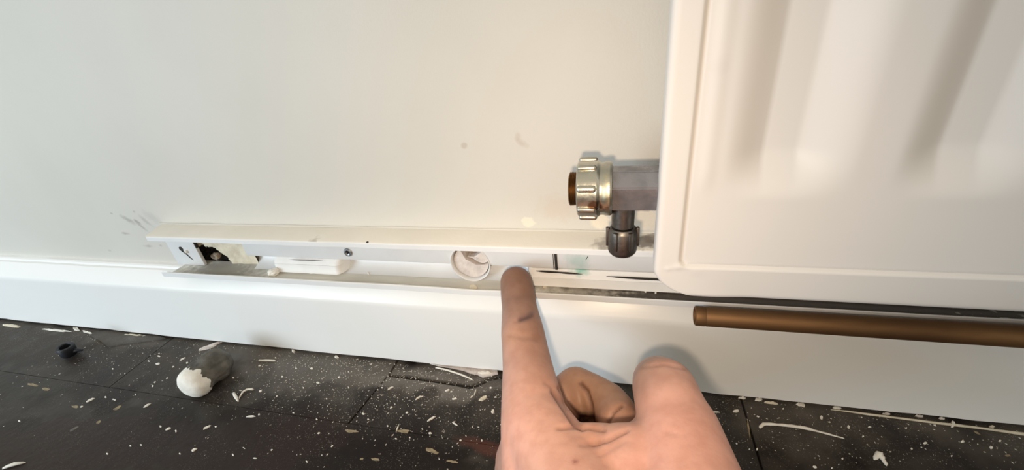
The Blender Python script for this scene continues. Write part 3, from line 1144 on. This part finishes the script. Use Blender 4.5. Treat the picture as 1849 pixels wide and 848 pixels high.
shade = np.zeros(nv)
tone = np.ones((nv, 3)) * np.array([.54, .305, .238])
disp = np.zeros(nv)


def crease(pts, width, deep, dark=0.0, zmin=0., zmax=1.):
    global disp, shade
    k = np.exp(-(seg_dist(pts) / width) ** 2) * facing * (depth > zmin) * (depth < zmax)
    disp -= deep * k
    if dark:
        shade[:] = np.maximum(shade, np.minimum(.85, dark * 1.5) * k)      # shade of the fold, put into the skin tone


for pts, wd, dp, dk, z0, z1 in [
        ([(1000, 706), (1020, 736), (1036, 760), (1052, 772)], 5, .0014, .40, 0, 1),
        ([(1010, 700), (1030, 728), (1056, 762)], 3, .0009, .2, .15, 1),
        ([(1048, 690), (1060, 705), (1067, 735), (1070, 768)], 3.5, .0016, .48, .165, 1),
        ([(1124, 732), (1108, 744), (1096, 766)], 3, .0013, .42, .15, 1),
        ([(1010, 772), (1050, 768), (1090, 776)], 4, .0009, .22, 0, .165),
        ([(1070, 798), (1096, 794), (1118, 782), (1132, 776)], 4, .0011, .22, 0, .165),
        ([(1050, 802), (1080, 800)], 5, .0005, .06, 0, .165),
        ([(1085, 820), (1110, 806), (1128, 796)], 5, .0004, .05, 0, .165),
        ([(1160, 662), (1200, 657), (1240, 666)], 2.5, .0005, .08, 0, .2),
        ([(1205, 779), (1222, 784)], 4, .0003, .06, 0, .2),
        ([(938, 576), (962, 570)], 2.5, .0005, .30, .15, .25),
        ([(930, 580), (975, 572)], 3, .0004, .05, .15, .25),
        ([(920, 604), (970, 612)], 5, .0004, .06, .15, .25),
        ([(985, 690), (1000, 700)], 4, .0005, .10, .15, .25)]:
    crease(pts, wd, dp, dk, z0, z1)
co += no * disp[:, None]
me.vertices.foreach_set('co', co.reshape(-1))


def paint(center, radius, colr, strength):
    k = np.exp(-(((co - center) ** 2).sum(1)) / radius ** 2) * strength
    tone[:] = tone * (1 - k[:, None]) + np.array(colr) * k[:, None]


# grime and blood-flow tones of the skin, and shade painted on the thumb
DIRT = (.215, .115, .075)
for p, r, s in ((INDEX[0][0], .020, .85), (INDEX[1][0], .016, .6), (INDEX[2][0], .016, .8), (INDEX[3][0], .014, .55), (atc(965, 600, .19), .012, .5), (atc(985, 650, .176), .012, .35)):
    paint(p, r, DIRT, s)
paint(atc(925, 615, .19), .007, (.56, .30, .19), .5)
for p, r in MID[1:]:
    paint(p, .016, (.43, .25, .155), .6)
for p, r in RING + LIT:
    paint(p, .014, (.32, .18, .11), .4)
paint(atc(1205, 715, .141), .020, (.43, .275, .225), .6)
paint(THUMB[0][0], .015, DIRT, .8)
for u_, v_, c_ in ((1152, 664, .158), (1148, 685, .1525), (1149, 708, .147), (1153, 733, .1435)):
    paint(atc(u_, v_, c_), .0085, (.24, .14, .095), .75)  # shade on the thumb's left side, painted on in brown
paint(atc(1230, 800, .127), .020, (.76, .36, .28), .5)
paint(atc(1000, 800, .15), .022, (.78, .44, .33), .5)
paint(atc(935, 800, .15), .014, (.76, .38, .30), .5)
paint(atc(1090, 790, .145), .012, (.66, .34, .22), .5)
k = np.exp(-(np.hypot(pu - 1039, pv - 833) / 4.2) ** 2) * facing
tone[:] = tone * (1 - k[:, None] * .8) + np.array((.20, .03, .04)) * k[:, None] * .8
k = np.exp(-(seg_dist([(940, 576), (952, 572), (960, 566)]) / 5.5) ** 2) * facing * (depth > .17)
tone[:] = tone * (1 - k[:, None] * .6) + np.array((.07, .05, .07)) * k[:, None] * .6
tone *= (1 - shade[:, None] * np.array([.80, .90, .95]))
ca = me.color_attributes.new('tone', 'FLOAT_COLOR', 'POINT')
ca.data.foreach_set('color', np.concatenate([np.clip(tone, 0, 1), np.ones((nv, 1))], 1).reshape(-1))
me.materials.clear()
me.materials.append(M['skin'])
me.shade_smooth()
tag(person, 'bare left hand with grimy index finger pointing into the open trunking', 'person')

# ------------------------------------------------------------------ things lying about
# mortar lump with a white end
lump = empty('mortar_lump', (0, 0, 0))
tag(lump, 'grey lump of mortar with a broken white end beside the skirting', 'rubble')
a, b = np.array(atz(352, 716, FZ)), np.array(atz(414, 660, FZ))
ax = Vector((b[0] - a[0], b[1] - a[1], 0))
L = ax.length
ax.normalize()
side = Vector((-ax.y, ax.x, 0))
bm = bmesh.new()
st = [(-.02, .30), (0, .62), (.03, .86), (.10, 1.0)] + [(.15 + .05 * q, 1.03 + .13 * math.sin(math.pi * q / 17)) for q in range(15)] + [(.90, 1.02), (.95, .95), (1.0, .84), (1.04, .66), (1.07, .40)]
base = Vector((a[0], a[1], FZ))
SEG = 64
LR, LL = .0100, L * 1.0
rg = []
for t, s in st:
    rr_ = []
    for i in range(SEG):
        an = 2 * math.pi * i / SEG
        nn = 1 + .16 * noise.noise(Vector((math.cos(an) * 1.6, math.sin(an) * 1.6, t * 3.5))) + .10 * noise.noise(Vector((math.cos(an) * 3.5, math.sin(an) * 3.5, t * 7))) + .05 * noise.noise(Vector((math.cos(an) * 9, math.sin(an) * 9, t * 20)))
        zz = max(0.0002, LR * .92 + math.sin(an) * LR * s * nn * .92)
        rr_.append(bm.verts.new(base + ax * (t * LL) + side * (math.cos(an) * LR * s * nn) + Vector((0, 0, zz))))
    rg.append(rr_)
white = []
for q, (A, B) in enumerate(zip(rg, rg[1:])):
    for i in range(SEG):
        bm.faces.new((A[i], A[(i + 1) % SEG], B[(i + 1) % SEG], B[i]))
bm.faces.new(rg[0])
bm.faces.new(rg[-1])
bmobj('mortar_body', bm, 'stone', lump, True)
# the white cap over its near end
bm = bmesh.new()
rg = []
for q, t in enumerate((-.10, -.085, -.05, 0, .05, .11, .17, .23)):
    rr_ = []
    s = (.25, .55, .80, .97, 1.06, 1.10, 1.12, 1.13)[q]
    for i in range(SEG):
        an = 2 * math.pi * i / SEG
        nn = 1 + .10 * noise.noise(Vector((math.cos(an) * 1.6, math.sin(an) * 1.6, t * 3.5)))
        jag = (.14 * noise.noise(Vector((math.cos(an) * 1.7, math.sin(an) * 1.7, 1))) + .07 * noise.noise(Vector((math.cos(an) * 5, math.sin(an) * 5, 4))) + .05 * noise.noise(Vector((math.cos(an) * 14, math.sin(an) * 14, 8)))) * (.5 if q == 6 else 1) if q >= 6 else 0
        zz = max(.0001, LR * .92 + math.sin(an) * LR * s * nn * .93)
        rr_.append(bm.verts.new(base + ax * ((t + jag) * LL) + side * (math.cos(an) * LR * s * nn) + Vector((0, 0, zz))))
    rg.append(rr_)
for A, B in zip(rg, rg[1:]):
    for i in range(SEG):
        bm.faces.new((A[i], A[(i + 1) % SEG], B[(i + 1) % SEG], B[i]))
bm.faces.new(rg[0])
tag(bmobj('plaster_end', bm, 'chalk', lump, True), 'chalky white broken end')

# black rubber grommet
gc = atz(128, 641, FZ)
grom = tag(empty('rubber_grommet', (gc[0], gc[1], FZ)), 'small black rubber grommet lying on the floor near the skirting', 'grommet')
bm = bmesh.new()
add_lathe(bm, [(.0030, .0010), (.0034, .0030), (.0086, .0034), (.0092, .0040), (.0090, .0052), (.0080, .0057), (.0012, .0053), (.0003, .0046), (.0002, .0010)], 'z', (0, 0, 0), 32)
bmesh.ops.rotate(bm, verts=bm.verts, cent=(0, 0, 0), matrix=Matrix.Rotation(math.radians(8), 3, 'Y'))
bmesh.ops.translate(bm, verts=bm.verts, vec=(0, 0, .0009))
bmobj('grommet_body', bm, 'rubber', grom, True, 40)
tube_path('grommet_tail', [(.004, .001, .004), (.0075, .0022, .0045), (.0100, .0040, .0030)], [.0018, .0016, .0008], 'rubber', grom)

# plaster crumb in the channel
c = aty(490, 487, -.0125)
bm = bmesh.new()
bmesh.ops.create_icosphere(bm, subdivisions=3, radius=1)
for v in bm.verts:
    q = v.co * (1 / max(abs(v.co.x), abs(v.co.y), abs(v.co.z))) * .35 + v.co * .65
    q *= 1 + .18 * noise.noise(v.co * 2.1 + Vector((4, 1, 7)))
    v.co = Vector((q.x * .0034, q.y * .0027, max(0, .0024 + q.z * .0026)))
cr = tag(bmobj('plaster_crumb', bm, 'chalk'), 'cream plaster crumb sitting in the trunking channel left of the screw', 'rubble')
cr.location = (c[0], -.0118, .0652)
cr.rotation_euler.z = .5


# shavings: long curls and slivers
def curl(name, pts, rad, label, lift=.0008, group=None):
    q = []
    rad = [rad] * len(pts) if not isinstance(rad, list) else list(rad)
    pts, rad = [pts[0]] + [tuple((1 - f) * a + f * b for a, b in zip(p, q)) for p, q in zip(pts, pts[1:]) for f in (.15, .5, .85)] + [pts[-1]], \
        [rad[0] * .35] + [((1 - f) * a + f * b) * (.85 + .3 * random.random()) for a, b in zip(rad, rad[1:]) for f in (.15, .5, .85)] + [rad[-1] * .35]
    for i, (u, v) in enumerate(pts):
        r = rad[i] if isinstance(rad, (list, tuple)) else rad
        p = atz(u, v, FZ)
        q.append((p[0], p[1], FZ + r + lift * math.sin(math.pi * i / (len(pts) - 1))))
    o = tube_path(name, q, rad, 'flake', None, 8)
    tag(o, label, 'paint shaving', group)
    return o


curl('paint_shaving', [(1371, 773), (1379, 767), (1400, 768), (1424, 770.5), (1448, 774), (1474, 779.5), (1500, 786), (1525, 792)],
     [.0009, .0009, .0007, .0008, .0009, .0005, .0004, .0003], 'long thin white paint shaving curling across the floor by the hand', .0004)
curl('paint_shaving', [(422, 709), (428, 720), (431, 725)], [.0007, .0011, .0006], 'short stub of white shaving next to the mortar lump', .0004)
curl('paint_shaving', [(432, 720), (440, 710), (449, 705), (458, 704)], [.0004, .0006, .0007, .0009], 'bent white paint shaving beside the mortar lump', .001)
curl('paint_shaving', [(786, 664), (805, 669), (830, 677), (854, 686)], [.0004, .0006, .0006, .0004], 'straight pale splinter lying across the torn floorboard edge', .0006)
curl('paint_shaving', [(1578, 830), (1586, 822), (1592, 831), (1600, 841)], [.0009, .0014, .0010, .0007], 'Y-shaped white paint shaving on the floor under the pipe', .0005)
curl('paint_shaving', [(5, 847), (25, 841), (47, 835)], [.0006, .0012, .0004], 'stout white shaving at the near left end of the floor', .0004)
curl('paint_shaving', [(467, 652), (482, 652), (498, 652)], [.0007, .0008, .0007], 'flat white sliver right of the mortar lump', .0002)

# paint flakes big enough to see one by one: px, py, length, width, angle
FL = [(164, 722, 20, 5, -.45), (148, 734, 7, 4, -.6), (266, 732, 18, 4, -.5), (304, 774, 13, 5, -.4), (373, 772, 20, 4, -.5), (351, 812, 15, 6, -.5),
      (453, 752, 20, 4, -.05), (287, 643, 8, 4, .2), (285, 657, 11, 4, -.1), (204, 666, 5, 4, 0), (421, 682, 6, 5, 0), (470, 706, 8, 5, -.3),
      (421, 821, 6, 5, 1), (461, 827, 8, 3, 0), (441, 809, 7, 3, .5), (194, 819, 6, 5, 0), (236, 805, 5, 4, 0), (325, 819, 5, 4, 0), (205, 721, 5, 3, 0),
      (191, 717, 5, 5, 0), (35, 760, 6, 5, 0), (563, 665, 8, 7, 0), (574, 691, 10, 6, 0), (469, 660, 8, 4, -.3), (468, 748, 6, 5, -.5), (600, 805, 7, 4, -.6),
      (491, 812, 6, 4, -.6), (460, 827, 8, 3, 0), (554, 833, 7, 4, .5), (576, 782, 7, 4, -.5), (572, 757, 5, 4, 0), (705, 701, 16, 3, -.5), (756, 718, 16, 4, -.6),
      (762, 716, 10, 3, -.3), (808, 705, 12, 4, -.35), (815, 707, 6, 4, -.3), (821, 720, 11, 4, -.2), (858, 709, 15, 3, -1.25), (852, 716, 8, 4, -.8),
      (886, 700, 6, 5, 0), (895, 717, 8, 3, 0), (779, 756, 26, 4, -.55), (718, 773, 19, 3, -1.2), (821, 765, 15, 4, .5), (777, 782, 7, 6, 0), (715, 792, 6, 4, 0),
      (890, 743, 7, 11, .3), (707, 735, 6, 4, 0), (656, 747, 7, 6, 0), (832, 795, 6, 4, 0), (870, 795, 5, 6, 0), (777, 782, 10, 3, .1), (1329, 742, 14, 8, -.2),
      (1483, 754, 10, 7, .9), (1532, 771, 7, 8, .3), (1414, 738, 5, 4, 0), (1368, 752, 9, 3, .4), (1292, 744, 20, 3, .05), (1367, 811, 5, 8, .2), (1521, 828, 5, 6, 0),
      (1471, 843, 9, 6, .4), (1502, 845, 5, 4, 0), (1330, 801, 6, 4, .6), (1353, 811, 4, 4, 0), (1646, 810, 6, 4, .6), (1636, 773, 5, 4, 0), (1670, 800, 10, 6, 0),
      (1789, 808, 8, 7, .5), (1718, 823, 5, 5, 0), (1688, 768, 8, 4, .5), (1558, 788, 5, 5, 0), (1570, 771, 9, 3, 0), (1738, 797, 9, 6, 0), (1805, 796, 7, 5, 0),
      (498, 646, 5, 4, 0), (535, 665, 5, 4, 0), (612, 681, 5, 5, 0), (548, 700, 4, 4, 0), (630, 700, 4, 4, 0), (665, 757, 5, 4, 0), (700, 769, 5, 4, 0), (735, 745, 6, 5, 0),
      (740, 790, 5, 4, 0), (690, 700, 5, 3, 0), (500, 715, 6, 3, -.5), (510, 680, 5, 4, 0), (590, 720, 5, 4, 0), (530, 745, 5, 4, 0), (338, 655, 7, 4, -.4), (330, 648, 18, 4, -.5),
      (313, 662, 6, 3, -.4), (269, 652, 5, 3, 0), (343, 690, 5, 4, 0), (280, 690, 6, 3, -.5), (276, 697, 6, 4, -.6), (302, 683, 6, 3, -.5), (245, 712, 5, 4, -1),
      (208, 722, 5, 4, 0), (318, 778, 5, 8, .4), (290, 770, 5, 5, 0), (390, 770, 6, 4, 0), (255, 803, 5, 4, 0)]
FLAKE = {(164, 722): 'slanting white paint sliver left of the mortar lump, nearest the skirting of the two', (266, 732): 'slanting white paint sliver below the left side of the mortar lump',
         (304, 774): 'short white paint flake midway below the mortar lump', (373, 772): 'crooked white paint flake below the white end of the mortar lump',
         (351, 812): 'stubby bright white flake on dark brown floor, lowest below the mortar lump', (453, 752): 'level white paint sliver with a dot beside it, right of the mortar lump',
         (285, 657): 'level white paint flake just behind the mortar lump on its left', (705, 701): 'slanting white paint sliver on the torn floorboard',
         (756, 718): 'white paint sliver crossing a dark smudge on the torn floorboard', (808, 705): 'slanting white flake just below the bend of the torn edge',
         (858, 709): 'upright thin white sliver close to the left of the hand', (890, 743): 'rounded white flake touching the dark patch left of the hand',
         (779, 756): 'longest straight white paint sliver left of the hand', (718, 773): 'thin upright white sliver beside a tan paint spot',
         (821, 765): 'white sliver slanting down to the right, left of the hand', (821, 720): 'level white flake between the torn edge and the hand',
         (1329, 742): 'chunky white paint flake close to the right of the thumb', (1292, 744): 'thin level white sliver touching the thumb outline',
         (1483, 754): 'bent white flake above the long curled shaving', (1532, 771): 'small white flake at the thin end of the long curled shaving',
         (1471, 843): 'grey-white flake at the lower edge, right of the hand', (1738, 797): 'dull grey flake on the right-hand floor below the pipe',
         (1789, 808): 'pale round flake farthest right on the floor', (1670, 800): 'grey oval flake below the dark gap on the right'}
for i, (u, v, a, b, an) in enumerate(FL):
    big = (u, v) in FLAKE
    o = blob('paint_flake' if big else 'paint_speck', u, v, a * (1 if big else .85), b * (.8 if big else .7), an, 'flake', None, .0007 if big else .0005, 9, seed=i)
    if big:
        tag(o, FLAKE[(u, v)], 'paint flake', 'white paint flakes on the floor')
    else:
        tag(o, 'tiny white paint speck lying on the dark dusty floor', 'paint speck', 'tiny white paint specks on the floor')
o = blob('wood_chip', 873, 719, 22, 8, -.55, 'plaster', None, .0009, 9, seed=400)
tag(o, 'tan triangular chip on the floor left of the hand', 'chip')

# grit nobody could count
rnd = random.Random(3)
vs, fs = [], []
for i in range(4300):
    x = rnd.uniform(-.45, .30)
    y = -.016 - abs(rnd.gauss(0, .030))
    if rnd.random() < .5:
        x = rnd.gauss(-.14, .07)
    if y < -.14 or (abs(x + .28) < .018 and -.066 < y < -.02):
        continue
    s = abs(rnd.gauss(0, .00015)) + .00007
    el_ = rnd.uniform(1, 2.2)
    an = rnd.uniform(0, math.pi)
    b0 = len(vs)
    zf = FZ + .0001 if not (-.149 < x < -.0588 and y > -.027) else FZ - .0005
    for q in range(4):
        t = an + math.pi / 2 * q
        r = s * (el_ if q % 2 == 0 else 1)
        vs.append((x + r * math.cos(t), y + r * math.sin(t), zf))
    vs.append((x, y, zf + s * .9))
    fs += [(b0 + q, b0 + (q + 1) % 4, b0 + 4) for q in range(4)]
grit = tag(pyd('plaster_grit', vs, fs, 'grit'), 'fine pale plaster grit scattered over the dark floor', 'grit', kind='stuff')
# crumbs stuck in the channel under the valve
for i, (u, v, a, b, an) in enumerate([(984, 518, 12, 6, .3), (1035, 513, 9, 3, .1), (1184, 528, 5, 7, .2), (1166, 526, 7, 6, 0), (855, 519, 20, 8, -.1), (665, 494, 6, 3, .9), (562, 493, 6, 3, 0), (1047, 518, 14, 4, .2)]):
    o = blob('channel_crumb', u, v, a, b, an, 'plaster' if i in (0, 4) else 'chalk', None, .0010, 9, z=.0652, seed=i + 600)
    tag(o, ['cream crumb in the channel just right of the fingertip', 'thin pale crumb in the channel below the green stain', 'upright white crumb in the channel by the radiator corner',
            'round white crumb in the channel below the valve', 'white plaster crumb on the channel lip under the round hole', 'white fleck in the channel right of the screw',
            'tiny dull fleck in the channel under the short foam strip', 'long low crumb in the channel below the first slot'][i], 'crumb', 'crumbs in the trunking channel')
